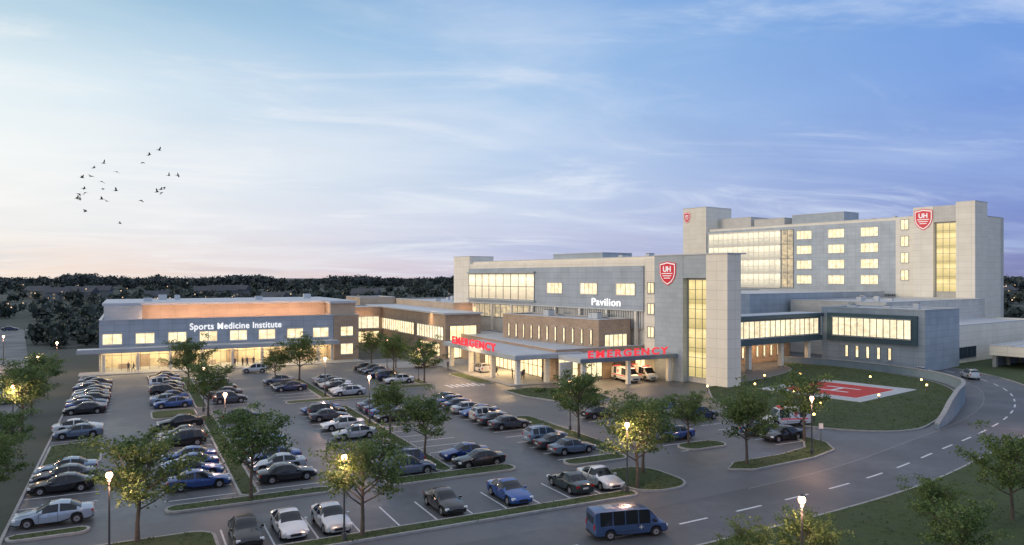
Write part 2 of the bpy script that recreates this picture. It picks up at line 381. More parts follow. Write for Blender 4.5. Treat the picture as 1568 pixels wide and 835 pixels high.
mb=MB(); mb.add([(-21,140.01,.006),(-14,140.01,.006),(-30,281,.006),(-38,281,.006)],[(0,1,2,3)],'road_asphalt'); mb.build('side_road')

def catmull(pts,k=10):
    out=[]; p=[Vector(q) for q in pts]
    for i in range(len(p)-1):
        a,b,c,d=p[max(i-1,0)],p[i],p[i+1],p[min(i+2,len(p)-1)]
        for j in range(k):
            t=j/k; out.append(.5*((2*b)+(c-a)*t+(2*a-5*b+4*c-d)*t*t+(3*b-a-3*c+d)*t**3))
    out.append(p[-1]); return out
path=catmull([(-60,40.5),(-20,40.2),(20,40),(35.2,40.3),(50.5,41.5),(60.6,43.2),(71.3,45.9),(82.6,48.8),(94.2,52.6),(106,58),(118,66),(128,77),(134,92),(136,120)],12)
def offs(path,d):
    o=[]
    for i,p in enumerate(path):
        t=(path[min(i+1,len(path)-1)]-path[max(i-1,0)]).normalized(); o.append(p+Vector((-t.y,t.x))*d)
    return o
def ribbon(a,b,z,mat,mb):
    vs=[(p.x,p.y,z) for p in a]+[(p.x,p.y,z) for p in b]; n=len(a)
    mb.add(vs,[(i+n,i+n+1,i+1,i) for i in range(n-1)],mat)
mb=MB(); ribbon(offs(path,3.7),offs(path,-3.7),.008,'road_asphalt',mb); mb.build('road')
mb=MB(); fine=catmull([tuple(p) for p in path],6)
acc=0; seg=[]
for i in range(len(fine)-1):
    L=(fine[i+1]-fine[i]).length; 
    if (acc%5.5)<2.9: seg.append(fine[i])
    else:
        if len(seg)>1: ribbon(offs(seg,.10),offs(seg,-.10),.013,'paint_white',mb)
        seg=[]
    acc+=L
far_e=[p for p in offs(path,3.55) if p.x>44]
ribbon(offs(far_e,.04),offs(far_e,-.04),.0128,'kerb_concrete',mb)
mb.build('road_markings')
# wandering tar sealed cracks
mb=MB(); rc=random.Random(5)
for _ in range(46):
    x=rc.uniform(-5,70); y=rc.uniform(50,110); a=rc.choice((0,math.pi/2))+rc.gauss(0,.25); pts=[Vector((x,y))]
    for k in range(rc.randint(5,14)):
        a+=rc.gauss(0,.22); pts.append(pts[-1]+Vector((math.cos(a),math.sin(a)))*.8)
    ribbon(offs(pts,.03),offs(pts,-.03),.0046,'tar_seal',mb)
for _ in range(60): # oil spots in bays
    x=rc.choice((-4.8,4.8,11.8,21.2,28,38))+rc.uniform(-.8,.8); y=rc.uniform(60,135); r=rc.uniform(.15,.4)
    mb.add([(x+r*math.cos(t*.785)*rc.uniform(.7,1.2),y+r*math.sin(t*.785)*rc.uniform(.7,1.2),.0048) for t in range(8)],[tuple(range(8))],'tar_seal')
mb.build('asphalt_crack_seal')
mb=MB()
def stall(xc,y0,y1,step=2.75,l=2.6):
    y=y0
    while y<=y1+.01:
        mb.box(xc-l,xc+l,y-.06,y+.06,.0055,.010,'paint_white'); y+=step
for xc in (-4.8,4.8,11.8,21.2,28.0): stall(xc,62,97.5); stall(xc,105.4,137) if xc<20 else stall(xc,105.4,124)
stall(38,59.5,96); stall(38,113,135); stall(50.5,57,77); stall(60.8,54.8,78)
x=5.4
while x<35: mb.box(x-.06,x+.06,48.6,53.4,.006,.0105,'paint_white'); x+=2.75
for i in range(7): mb.box(44+i*.9,44.5+i*.9,106,109,.006,.011,'paint_white')
mb.build('parking_markings')

def rrect(x0,x1,y0,y1,r,n=6):
    r=min(r,(x1-x0)/2-.01,(y1-y0)/2-.01); pts=[]
    for cx_,cy_,a0 in ((x1-r,y0+r,-90),(x1-r,y1-r,0),(x0+r,y1-r,90),(x0+r,y0+r,180)):
        for i in range(n+1):
            t=math.radians(a0+90*i/n); pts.append((cx_+r*math.cos(t),cy_+r*math.sin(t)))
    return pts
def inside(x,y,p):
    c=False; n=len(p)
    for i in range(n):
        x1,y1=p[i]; x2,y2=p[(i+1)%n]
        if (y1>y)!=(y2>y) and x<(x2-x1)*(y-y1)/(y2-y1)+x1: c=not c
    return c
tufts=[]
def island(name,pts,h=.15,k=.2,mat='grass',tuft=5.0):
    n=len(pts); p=[Vector(q) for q in pts]; inn=[]
    for i in range(n):
        a,b,c=p[i-1],p[i],p[(i+1)%n]; d1=(b-a).normalized(); d2=(c-b).normalized()
        nn=Vector((-(d1+d2).y,(d1+d2).x)).normalized(); inn.append(b+nn*k)
    mb=MB()
    vs=[(q.x,q.y,0) for q in p]+[(q.x,q.y,h) for q in p]+[(q.x,q.y,h) for q in inn]
    fs=[(i,(i+1)%n,n+(i+1)%n,n+i) for i in range(n)]+[(n+i,n+(i+1)%n,2*n+(i+1)%n,2*n+i) for i in range(n)]
    mb.add(vs,fs,'kerb_concrete'); mb.add([(q.x,q.y,h-.004) for q in inn],[tuple(range(n))],mat)
    ip=[(q.x,q.y) for q in inn]; xs=[q[0] for q in ip]; ys=[q[1] for q in ip]
    x0,x1,y0,y1=min(xs),min(max(xs),125),max(min(ys),24),min(max(ys),100)
    if y1>y0:
        for _ in range(int((x1-x0)*(y1-y0)*tuft)):
            x=random.uniform(x0,x1); y=random.uniform(y0,y1)
            if inside(x,y,ip): tufts.append((x,y,h))
    return mb.build(name)
for r in [(7.5,9.1,60.5,98,.8),(7.5,9.1,104,137,.8),(2.2,14.4,58.6,60.4,.9),(2.2,7.4,98.1,103.9,1.2) ,(23.8,25.4,60.3,97,.8),(18.6,30.6,58.0,60.2,1),
          (18.6,30.6,101.8,104.2,1),(23.8,25.4,104.3,126,.8),(35.2,41.8,56.8,59,1),(40.7,43.4,59.2,80,1.2),(35.5,42.5,108,111,1.4),(40.6,42.6,111.2,142,.9),
          (-3.5,5.0,48.3,53.6,1.5),(5.1,35.4,46.8,48.4,.7),(35.5,41.2,46.9,54.2,2.4),(49.2,52.2,107,121,1.4),(48.6,54,56.5,59.3,1.3),(-7.2,-2.4,56.8,58.2,.7),(-7.2,-2.4,77.5,87.6,1)]:
    island('planting_island',rrect(*r))
island('planting_island',[(46.8,49.5),(49,48.3),(57,48.9),(61.5,50.3),(63.6,53),(63.8,57),(62.6,58),(61.8,54.5),(59.5,52.4),(55,51.4),(49,51.2)])
island('planting_island',[(49.6,99),(49.8,93),(52.2,86.5),(56,84),(60,86),(61,94),(59,97.5),(54,100)])
lawn=[(79,88),(72,79),(68.6,72),(67.6,65),(68.4,60),(70.4,56.4),(74,53.6),(78.5,53),(84,54.8),(92,58.2),(101,62.8),(110,69),(116,76.5),(119,86),(119,98),(114,106),(108,98),(96,92)]
lawnp=[tuple(p) for p in catmull(lawn+[lawn[0]],4)[:-1]]
island('helipad_lawn',lawnp,tuft=3)
near=offs(path,-3.8); near=[p for p in near if p.x>24]
island('lawn',[ (24,0),(170,0),(170,120)]+[(p.x,p.y) for p in near[::-1]],tuft=1.4)
# grass blades on the near verges: one mesh
g=np.random.default_rng(2); T=np.array([t for t in tufts if not (84<t[0]<103.5 and 68.5<t[1]<86.5)]); T=np.repeat(T,3,0); T[:,:2]+=g.normal(0,.13,(len(T),2)); nT=len(T)
an=g.uniform(0,2*np.pi,nT); hh=g.uniform(.04,.11,nT); ww=g.uniform(.03,.07,nT); ln=g.normal(0,.06,(nT,2))
dx=np.stack([np.cos(an)*ww,np.sin(an)*ww,np.zeros(nT)],1)
V=np.stack([T-dx,T+dx,T+np.stack([ln[:,0],ln[:,1],hh],1)],1).reshape(-1,3)
def npmesh(name,V,k,mat):
    n=len(V)//k; me=bpy.data.meshes.new(name); me.vertices.add(len(V)); me.vertices.foreach_set('co',V.ravel())
    me.loops.add(n*k); me.loops.foreach_set('vertex_index',np.arange(n*k)); me.polygons.add(n)
    me.polygons.foreach_set('loop_start',np.arange(n)*k); me.polygons.foreach_set('loop_total',np.full(n,k)); me.update(calc_edges=True); me.validate()
    me.materials.append(MATS[mat]); return put(me,name)
leafmat('grass_blade',(.026,.048,.011),(.065,.098,.026),.3)
npmesh('grass_tufts',V,3,'grass_blade')
# helipad
hx,hy=94.6,77.0
e=empty('helipad',(hx,hy,.15),math.radians(12))
mb=MB(); mb.box(-8.8,8.8,-7.8,7.8,0,.06,'helipad_concrete'); mb.build('pad',e)
mb=MB(); mb.box(-6.0,6.0,-5.8,5.8,.062,.067,'paint_red')
for q in ((-6.3,6.3,-6.1,-5.85),(-6.3,6.3,5.85,6.1),(-6.3,-6.05,-5.85,5.85),(6.05,6.3,-5.85,5.85)): mb.box(*q,.062,.068,'paint_white')
for q in ((-2.2,-1.6,-2.6,2.6),(1.6,2.2,-2.6,2.6),(-1.6,1.6,-.3,.3)): mb.box(*q,.070,.075,'paint_white')
mb.build('landing_mark',e)
# retaining wall
wp=catmull([(80.5,52.3),(84,53.6),(88.5,55.6),(95,58.8),(102.5,62.8),(111,68.6),(117.5,76),(120.6,86),(120.6,98),(117,108)],8)
hs=np.interp(np.linspace(0,1,len(wp)),[0,.08,.18,.3,.45,.6,.8,1],[.5,1.2,2.2,2.7,2.3,1.5,1.2,1.0])
mb=MB(); A=offs(wp,.18);B_=offs(wp,-.18); n=len(wp)
vs=[(p.x,p.y,0) for p in A]+[(p.x,p.y,h) for p,h in zip(A,hs)]+[(p.x,p.y,h) for p,h in zip(B_,hs)]+[(p.x,p.y,0) for p in B_]
fs=[]
for i in range(n-1):
    for j in range(3): fs.append((j*n+i,j*n+i+1,(j+1)*n+i+1,(j+1)*n+i))
fs+=[(0,n,2*n,3*n),(n-1,4*n-1,3*n-1,2*n-1)]
mb.add(vs,fs,'retaining_concrete')
A2=offs(wp,.26);B2=offs(wp,-.26)
vs=[(p.x,p.y,h+.002) for p,h in zip(A2,hs)]+[(p.x,p.y,h+.12) for p,h in zip(A2,hs)]+[(p.x,p.y,h+.12) for p,h in zip(B2,hs)]+[(p.x,p.y,h+.002) for p,h in zip(B2,hs)]
mb.add(vs,fs,'kerb_concrete'); mb.build('retaining_wall')
mb=MB(); mb.box(-8,42,146.5,151.9,0,.13,'concrete'); mb.build('sidewalk')
mb=MB(); mb.box(42.05,63,132.6,142,0,.13,'concrete'); mb.box(52.6,62,103,132.5,0,.13,'concrete'); mb.build('sidewalk')

# ------------------------------------------------------------------ Sports building
def arealight(name,loc,d,sx,sy,en,col):
    l=bpy.data.lights.new(name,'AREA'); l.shape='RECTANGLE'; l.size=sx; l.size_y=sy; l.energy=en; l.color=col
    o=bpy.data.objects.new(name,l); COL.objects.link(o); o.location=loc; o.rotation_euler=Vector(d).to_track_quat('-Z','Y').to_euler(); return o
b=Bld('sports_medicine_building',-5,152)
b.body('upper_walls','panel_blue',-5,37,152,190,4.3,9.0,.25)
b.body('brick_walls','brick_brown',37.02,42.2,151.8,190,0,9.0,.25)
b.box('back_wall','interior_cream',-4.6,36.9,157.5,189.8,0,4.28)
b.box('side_wall','panel_stone',-5,-4.62,152.2,189.8,0,4.28)
b.box('floor','concrete',-4.6,36.9,152.0,157.4,0,.14)
for k in range(13): 
    b.box('ceiling_lights','ceiling_light',-3.5+k*3.2,-1.3+k*3.2,153.4,153.8,4.2,4.29); b.box('ceiling_lights','ceiling_light',-3.5+k*3.2,-1.3+k*3.2,155.8,156.2,4.2,4.29)
for k in range(28): b.box('window_frames','frame_metal',-4.5+k*1.53,-4.43+k*1.53,152.1,152.22,.14,4.2)
b.box('window_frames','frame_metal',-4.6,36.9,152.11,152.21,2.85,2.93)
b.box('shopfront_glass','clear_glass',-4.6,36.9,152.15,152.17,.15,4.2)
for x in (-4.2,1.2,6.6,12,17.4,22.8,28.2,33.6,36.4): b.box('columns','panel_stone',x-.25,x+.25,150.6,151.1,.13,3.5)
for x in (1,7.5,9,17,26,27.5,33): b.box('interior_partitions','brick_brown',x,x+1.2+(x%2),156.9,157.3,.14,2.1+(x%3)*.3)
for x in (-2,5,13,20,24,31): b.box('interior_counters','panel_tan',x,x+1.8,155,155.6,.14,1.05)
b.box('canopy','trim_grey',-8.3,37.5,149.6,151.95,3.5,4.3); 
for k in range(14): b.box('canopy_downlights','soffit_light',-6+k*3.1,-5.6+k*3.1,150.9,151.3,3.44,3.498)
b.box('canopy_edge','panel_slate',-8.4,37.6,149.48,149.58,3.62,4.22)
for x in (-2.9,2.4,7.8,13.2,18.6,23.9,29.3,34.4): b.winy(152,x-1.55,x+1.55,4.9,6.8,'lit_window',2,1,'panel_white',.12)
b.winy(151.8,38.4,41.0,5.0,6.9,'lit_window',2); b.winy(151.8,38.4,41.0,1.2,3.4,'lit_window',2)
b.body('penthouse_walls','panel_tan',2,36.8,158.6,188,9.1,11.7,0)
b.body('penthouse_ends','panel_slate',-4.4,1.98,157,188,9.1,11.7,0)
b.body('penthouse_ends','panel_tan',36.9,42.1,154,188,9.3,11.6,0)
b.box('penthouse_roof','roof_grey',-4.7,42.3,157.6,188.4,11.71,12.15)
b.box('penthouse_roof','roof_grey',36.6,42.31,153.5,157.59,11.61,12.1)
b.vents(5,0,36,168,184,12.16,3)
b.done()
t=empty('sports_medicine_institute_sign',(9.9,151.93,7.15)); text('sign_letters','Sports Medicine Institute',16.7,(0,0,0),(math.pi/2,0,0),'sign_white',t,.04,.010,1.6,1.06)
arealight('cove_light',(19,155.0,9.35),(0,1,.32),34,.4,1000,(1,.54,.28))
arealight('cove_light',(-1.2,154.4,9.4),(0,1,.4),5,.3,20,(1,.57,.3))
arealight('canopy_light',(15,150.6,3.4),(0,-.35,-1),42,1.2,950,(1,.70,.40))

# ------------------------------------------------------------------ connector
b=Bld('connector_building',58,143)
b.body('walls','brick_brown',58,66,143,200,0,9.0,.2)
b.winx(58,144,160,3.9,6.6,'lit_band',10,1); b.winx(58,162,198,3.9,6.6,'lit_window',22,1)
b.winy(143,59,65,3.9,6.9,'lit_lobby',4,1); b.winx(58,146,158,.4,3.0,'lit_lobby',8,1); b.winy(143,58.6,65,.3,3.2,'lit_lobby',5,1)
b.body('walls','brick_brown',42.3,57.98,186,199,0,9.2,.2); b.winy(186,43,57,4.0,7.0,'lit_band',9,1); b.winy(186,43,57,.4,3.2,'lit_lobby',9,1)
b.body('rear_walls','panel_tan',66.1,100,158,200,0,10.8,.3)
b.body('rear_walls','panel_tan',56,66,200.1,215,0,11.2,.3)
b.box('roof_edge','trim_grey',57.4,66.4,142.4,200,9.32,9.65)
b.vents(6,68,90,162,190,10.9,4)
b.done()
arealight('wall_wash',(82,156,9.6),(0,1,.1),30,.3,350,(1,.55,.28))
arealight('wall_wash',(49,184.0,7.6),(0,1,.15),13,.3,160,(1,.57,.3))
arealight('wall_wash',(55.6,151,5.0),(1,0,-.5),1.2,14,240,(1,.62,.34))

# ------------------------------------------------------------------ emergency department
b=Bld('emergency_department',62,104)
b.body('walls','brick_brown',61.5,72,104,150,0,5.0,.2)
b.winx(61.5,108.5,131,.25,3.8,'lit_lobby',14,2); b.winy(104,61.9,65.6,.25,3.7,'lit_lobby',3,2)
b.body('walls','brick_brown',72.02,82,104.2,112,0,5.0,.2)
b.winy(104,66.2,70.4,.4,3.2,'lit_window',4,1); b.winy(104.2,73,76.4,.2,3.2,'frame_metal',1,8); b.winy(104.2,77.4,81,.2,3.2,'lit_lobby',3,2)
b.box('canopy_roof','trim_grey',53.4,66,102.8,132.4,4.0,4.75); b.box('canopy_top','roof_grey',53.7,65.7,103.1,132.1,4.76,4.80)
b.box('canopy_fascia','panel_slate',53.28,53.38,102.7,132.5,4.08,4.68); b.box('canopy_fascia','panel_slate',53.28,66.1,102.6,102.69,4.08,4.68)
b.box('bay_canopy','trim_grey',61,79.5,95.8,102.58,3.85,4.55); b.box('bay_canopy','trim_grey',66.12,79.5,102.6,104.0,3.85,4.55); b.box('bay_canopy_top','roof_grey',61.3,79.2,96.1,102.3,4.56,4.6)
b.box('bay_fascia','panel_bluedark',60.9,79.6,95.68,95.78,3.9,4.5)
for y in (104,113,122,131): b.box('columns','panel_white',54.1,54.8,y-.35,y+.35,.13,3.99)
for y in (104,131): b.box('columns','panel_white',59.4,60.1,y-.35,y+.35,.13,3.99)
for x in (62,70.5,78.6): b.box('columns','panel_white',x-.3,x+.3,96.4,97.0,0,3.84)
for y in range(105,132,4):
    for x in (55.8,58.6): b.box('downlights','soffit_light',x-.3,x+.3,y-.3,y+.3,3.93,3.995)
for x in range(63,79,3): b.box('downlights','soffit_light',x-.25,x+.25,99,99.5,3.79,3.845)
b.box('screen_wall','panel_stone',59.0,61.3,98.5,98.9,0,3.84)
b.done()
t=empty('emergency_sign',(53.25,128.0,4.84),0); text('sign_letters','EMERGENCY',18.5,(0,0,0),(math.pi/2,0,-math.pi/2),'sign_red',t,.08,.035,1.4,1.22)
t=empty('emergency_sign',(62.2,95.7,4.66)); text('sign_letters','EMERGENCY',15.4,(0,0,0),(math.pi/2,0,0),'sign_red',t,.08,.030,1.15,1.38)
arealight('canopy_light',(57.5,118,3.9),(-.25,0,-1),5,24,3200,(1,.64,.33))
arealight('canopy_light',(70,99.5,3.75),(0,-.2,-1),14,3,1200,(1,.68,.37))

# brick wing with slit windows (hospital grid)
b=Bld('emergency_brick_wing',86,93,True)
b.body('walls','brick_brown',86,93.5,93,121,0,9.5,.25)
for k in range(11): b.winx(86,94.6+k*2.4,95.15+k*2.4,5.5,8.0,'lit_window',1,1)
b.winy(93,87.3,92.6,4.9,7.2,'lit_window',5,1)
b.vents(3,88,91,98,116,9.6,5)
b.done()
# ------------------------------------------------------------------ Pavilion
b=Bld('pavilion_building',94,74,True)
b.body('main_walls','panel_white',95,108,81.5,150,0,20.2,.4)
b.box('blue_facade','panel_blue',93.95,94.98,90.4,146,11.4,19.0)
b.winx(93.95,121,145.8,12.3,17.8,'lit_corner',9,2,'frame_metal',.12)
b.box('glass_box_trim','panel_slate',93.4,93.78,120.6,146.0,17.95,18.25); b.box('glass_box_trim','panel_slate',93.4,93.78,120.6,146.0,11.9,12.15)
for v in (114.4,104.3,94.6): b.winx(93.95,v-2.3,v+2.3,13.9,15.9,'lit_window',4,1,'panel_white',.12)
b.box('upper_band','panel_white',94.3,94.98,90.4,146,19.02,20.1)
b.box('soffit','trim_grey',93.9,96,90.4,146,11.1,11.38)
b.winx(95,124,145,8.2,11.0,'dim_window',10,1)
b.box('fin_screen','fins',94.5,94.97,90.6,123.5,8.0,11.05)
for k in range(8): b.box('columns','panel_white',93.9,94.35,92+k*7.4,92.45+k*7.4,0,11.08)
b.body('stair_block','panel_white',94.2,101,146.02,153,0,21.6,.3)
b.body('corner_pier','panel_slate',93.6,94.98,81.2,87.4,0,20.6,.0)
b.box('corner_return','panel_white',94.3,94.98,87.42,90.38,0,20.3)
for z in (15.2,11.6,7.6): b.winx(94.3,88.1,89.6,z-.9,z+.9,'lit_window',2,1)
b.box('stair_back','panel_stone',94.9,98,76.5,81.48,0,20.6)
b.winx(94.85,76.8,81.0,.9,16.6,'lit_stair',3,10,'frame_metal',.07)
b.box('stair_head','panel_slate',93.65,94.88,76.5,81.18,16.9,20.6)
b.body('end_pier','panel_white',93.6,96.9,72.4,76.48,0,20.6,0)
b.box('roof_coping','trim_grey',93.45,98.1,72.3,87.5,20.62,20.8)
b.body('roof_plant','panel_slate',99,107,106,121,20.4,21.7,.1)
b.vents(4,98,104,90,104,20.3,6)
b.box('east_glass','dark_glass',98.02,100.5,80.5,81.48,8,17); b.box('east_glass_frame','frame_metal',98.02,100.6,80.3,80.48,12.4,12.7)
b.winy(81.5,100.8,107,12.5,16.5,'lit_stair',4,2)
b.done()
t=empty('pavilion_sign',(*P2W(93.9,103.6),11.85),PR); text('sign_letters','Pavilion',7.6,(0,0,0),(math.pi/2,0,-math.pi/2),'sign_white',t,.04,.012,1.35,1.06)
shield((*P2W(93.58,84.4),17.7),0,3.4,3.8,PR-math.pi/2)

# ------------------------------------------------------------------ Hospital tower
b=Bld('hospital_tower',200,80,True)
b.body('main_walls','panel_white',201,224,84,165,0,32.6,.5)
b.box('blue_facade','panel_blue',200,200.98,100,163,12.4,32.3)
b.winx(200,135,162.2,14,31.4,'lit_curtain',14,8,'panel_white',.16)
for k in range(5): b.box('floor_slabs','panel_white',199.6,199.85,135,162.2,13.8+k*4.35,14.2+k*4.35)
b.winx(199.98,130.6,134.6,14,31.4,'dim_window',2,4,'frame_metal',.15)
for v in (127.0,116.9,107.2):
    for z in (29.6,25.2,20.8,16.4): b.winx(200,v-2.4,v+2.4,z-1.2,z+1.2,'lit_window',4,1,'panel_white',.13)
b.box('soffit_band','fins',200.5,200.98,100.2,134,8.0,12.38); b.box('podium_edge','trim_grey',199.8,200.98,100,163,7.6,7.98)
b.box('white_bay','panel_white',199.9,200.98,95.02,99.98,0,33.0)
for z in (31.0,26.6,22.2,17.6): b.winx(199.9,96.6,98.6,z-1.3,z+1.3,'lit_window',2,1)
b.box('sign_pier','panel_white',199.0,200.98,90,95,0,35.2)
b.box('stair_back','panel_stone',200.2,204,84.6,89.98,0,35.2)
b.winx(200.15,84.9,89.7,13.4,30.8,'lit_stair',3,9,'frame_metal',.08)
b.box('stair_head','panel_stone',199.1,200.18,84.6,89.98,31.1,35.2)
b.body('end_pier','panel_white',199,206,80.2,84.58,0,35.6,.2)
b.body('left_stair_tower','panel_white',199.6,213,163.1,173,0,40.3,.4)
b.body('roof_plant','panel_stone',206,216,150,163.05,33.1,36.5,.2); b.body('roof_plant','panel_slate',206,214,118,135,33.1,36.0,.2); b.body('roof_plant','panel_stone',205,216,137,148,33.1,35.4,.2)
b.vents(7,203,212,96,116,32.7,7)
b.box('east_wall','panel_stone',224.02,226,84,150,0,33.2)
b.done()
shield((*P2W(198.95,92.4),32.0),0,4.4,5.2,PR-math.pi/2)
shield((*P2W(199.55,171.2),37.6),0,2.6,3.6,PR-math.pi/2)

# ------------------------------------------------------------------ lower wing, bridge, podium
b=Bld('hospital_west_wing',138,64,True)
b.body('walls','panel_blue',138.4,152,64,84,0,10.8,.3)
b.box('frame_box','teal_metal',137.9,138.38,65.2,82.6,4.6,10.0)
b.winx(137.88,66.2,81.4,5.7,9.2,'lit_band',12,1,'frame_metal',.12)
for k in range(5): b.winx(138.4,70+k*2.1,70.6+k*2.1,1.6,3.8,'lit_window',1,1)
b.body('rear_mass','panel_stone',152.02,198.9,78,100,0,11.5,.3)
b.body('rear_low','panel_white',152.02,196,66,77.98,0,7.2,.3)
b.winy(66,154,164,1.0,3.2,'dark_glass',5,1)
b.vents(4,141,149,67,80,10.9,8); b.vents(6,158,190,82,96,11.6,9)
b.done()
b=Bld('link_bridge',97,84,True)
b.box('deck','teal_metal',97,138.3,83.8,89.2,4.5,5.5); b.box('bridge_walls','panel_bluedark',97,138.3,84.2,89,5.52,9.2)
b.winy(84.2,99,137.4,5.8,8.9,'lit_band',24,1,'frame_metal',.1)
b.box('bridge_roof','teal_metal',97,138.3,83.5,89.4,9.25,9.9)
b.box('bridge_roof_top','roof_grey',97.3,138,83.8,89.1,9.91,9.96)
for u in (106,116,126,135): b.box('piers','panel_white',u-.4,u+.4,84.6,85.4,0,4.49)
b.done()
b=Bld('podium_building',108,92,True)
b.body('walls','panel_stone',108.1,138.2,95,125,0,8.6,.3)
b.body('entry_walls','brick_brown',112,138.2,91,94.98,0,4.2,.1)
b.winy(91,113,119,.3,3.2,'lit_lobby',4,1); 
for k in range(6): b.winy(91,122+k*2.3,122.7+k*2.3,1.2,3.3,'lit_window',1,1)
b.body('upper_mass','panel_blue',138.3,196,101,140,0,13.0,.3)
b.winx(138.3,104,136,8.6,11.4,'dark_glass',14,1)
b.done()
w_=P2W(125,88.6); arealight('wall_wash',(w_[0],w_[1],4.3),(0,.3,-1),20,1,700,(1,.62,.33))
b=Bld('parking_deck',155,48,True)
b.body('deck_walls','panel_white',155,200,44,60,2.4,3.6,.6)
for k in range(8): 
    b.box('deck_columns','concrete',155.3+k*6,155.9+k*6,44.3,44.9,0,2.39); b.box('deck_columns','concrete',155.3+k*6,155.9+k*6,59,59.6,0,2.39)
b.box('deck_back','panel_bluedark',158,199,59.7,59.95,0,2.39)
b.done()

# ------------------------------------------------------------------ vehicles
def vehicle(name,tab,xs,arches,side,top,pillars,wr=.33,extra=None):
    mb=MB(); k=np.array(tab)
    X=sorted(set([round(t[0],3) for t in tab]+xs+[round(a+d,3) for a in arches for d in (-wr-.07,-wr*.95,-wr*.6,0,wr*.6,wr*.95,wr+.07)]+[p+s_ for p in pillars for s_ in (-.045,.045)]))
    rings=[]
    for x in X:
        W,zb,zs,zt,wt=[float(np.interp(x,k[:,0],k[:,i])) for i in range(1,6)]
        z0=zb
        for a in arches:
            d=abs(x-a); R=wr+.07
            if d<R: z0=max(z0,wr+math.sqrt(max(R*R-d*d,0)))
        z0=min(z0,zs-.06)
        h=[(0,z0),(W*.9,z0),(W,z0+min(.1,(zs-z0)*.3)),(W*1.01,z0+(zs-z0)*.6),(W*.965,zs),(wt,zt-.05),(wt*.8,zt-.012),(wt*.35,zt+.012)]
        ring=h+[(-y,z) for y,z in h[:0:-1]]
        rings.append([(x,y,z) for y,z in ring])
    n=len(rings[0])
    vs=[p for r in rings for p in r]; o={}
    for i in range(len(X)-1):
        xm=(X[i]+X[i+1])/2
        for j in range(n):
            jj=j if j<=7 else n-1-j
            mat='car_paint'
            if jj==0 : mat='car_trim'
            if jj==1: mat='car_trim' if not any(abs(xm-a)<wr+.07 for a in arches) else 'car_paint'
            pil=any(abs(xm-p)<.045 for p in pillars)
            if jj==4 and any(a<xm<b_ for a,b_ in side) and not pil: mat='car_glass'
            if jj>=5 and any(a<xm<b_ for a,b_ in top): mat='car_glass'
            o.setdefault(mat,[]).append((i*n+j,i*n+(j+1)%n,(i+1)*n+(j+1)%n,(i+1)*n+j))
    base=len(mb.v); mb.v+=vs
    o.setdefault('car_paint',[]).append(tuple(range(n))[::-1]); o['car_paint'].append(tuple(range((len(X)-1)*n,len(X)*n)))
    for m_,fs in o.items():
        ki=mb.mi(m_)
        for f in fs: mb.f.append([i+base for i in f]); mb.m.append(ki)
    W=float(max(k[:,1]))
    for a in arches:
        for s_ in (-1,1):
            y0=s_*(W-.24); y1=s_*(W-.015)
            mb.tube([(a,y0,wr),(a,y1-s_*.03,wr),(a,y1,wr)],[wr,wr,wr*.9],18,'tyre')
            mb.tube([(a,y1-s_*.02,wr),(a,y1+s_*.006,wr)],[wr*.62,wr*.56],12,'hub')
            mb.tube([(a,y1,wr),(a,y1+s_*.012,wr)],[wr*.16,wr*.14],8,'car_trim')
            mb.box(a-wr-.05,a+wr+.05,min(y0,y0-s_*.1),max(y0,y0-s_*.1),.2,wr*2+.02,'car_trim')
    if extra: extra(mb,k)
    return mb.mesh(name,.55)
sedan=[(-2.34,.70,.36,.80,.88,.55),(-2.25,.80,.26,.86,.96,.64),(-2.0,.86,.2,.90,1.0,.68),(-1.62,.89,.2,.92,1.03,.69),(-.98,.90,.19,.93,1.37,.60),(-.4,.905,.19,.93,1.45,.62),(.2,.90,.19,.91,1.40,.61),(.95,.895,.19,.87,.97,.70),(1.6,.88,.2,.80,.87,.68),(2.05,.85,.22,.70,.76,.62),(2.26,.76,.26,.62,.66,.54),(2.34,.62,.32,.55,.58,.44)]
def sx(mb,k):
    for s in (-1,1):
        mb.box(2.06,2.27,s*.72-.13,s*.72+.13,.55,.68,'headlight'); mb.box(-2.345,-2.2,s*.64-.15,s*.64+.15,.68,.84,'taillight')
        mb.box(.62,.80,s*.98-.09,s*.98+.09,.9,1.02,'car_paint')
        mb.box(.1,.24,s*.925-.01,s*.925+.012,.78,.81,'hub')
        mb.box(-.30,-.285,s*.905-.01,s*.905+.014,.3,.9,'car_trim'); mb.box(.78,.795,s*.90-.01,s*.90+.016,.35,.86,'car_trim')
    mb.box(2.28,2.355,-.36,.36,.38,.54,'car_trim'); mb.box(-2.36,-2.33,-.24,.24,.56,.68,'plate'); mb.box(-2.35,-2.25,-.6,.6,.28,.36,'car_trim')
    for s in (-1,1): mb.box(2.2,2.33,s*.55-.12,s*.55+.12,.33,.42,'car_trim')
sed=vehicle('sedan_mesh',sedan,[.6],[-1.38,1.42],[(-1.38,.62)],[(-1.62,-.98),(.2,.95)],[-.36],extra=sx)
hatch=[(-2.2,.74,.36,.95,1.0,.62),(-2.12,.84,.28,1.0,1.30,.60),(-1.75,.89,.22,1.02,1.58,.62),(-.8,.91,.22,1.01,1.66,.65),(.1,.91,.22,.99,1.62,.64),(.35,.905,.22,.98,1.54,.63),(1.0,.90,.22,.95,1.08,.72),(1.7,.88,.24,.90,.99,.70),(2.05,.85,.26,.82,.88,.64),(2.2,.74,.32,.66,.72,.54)]
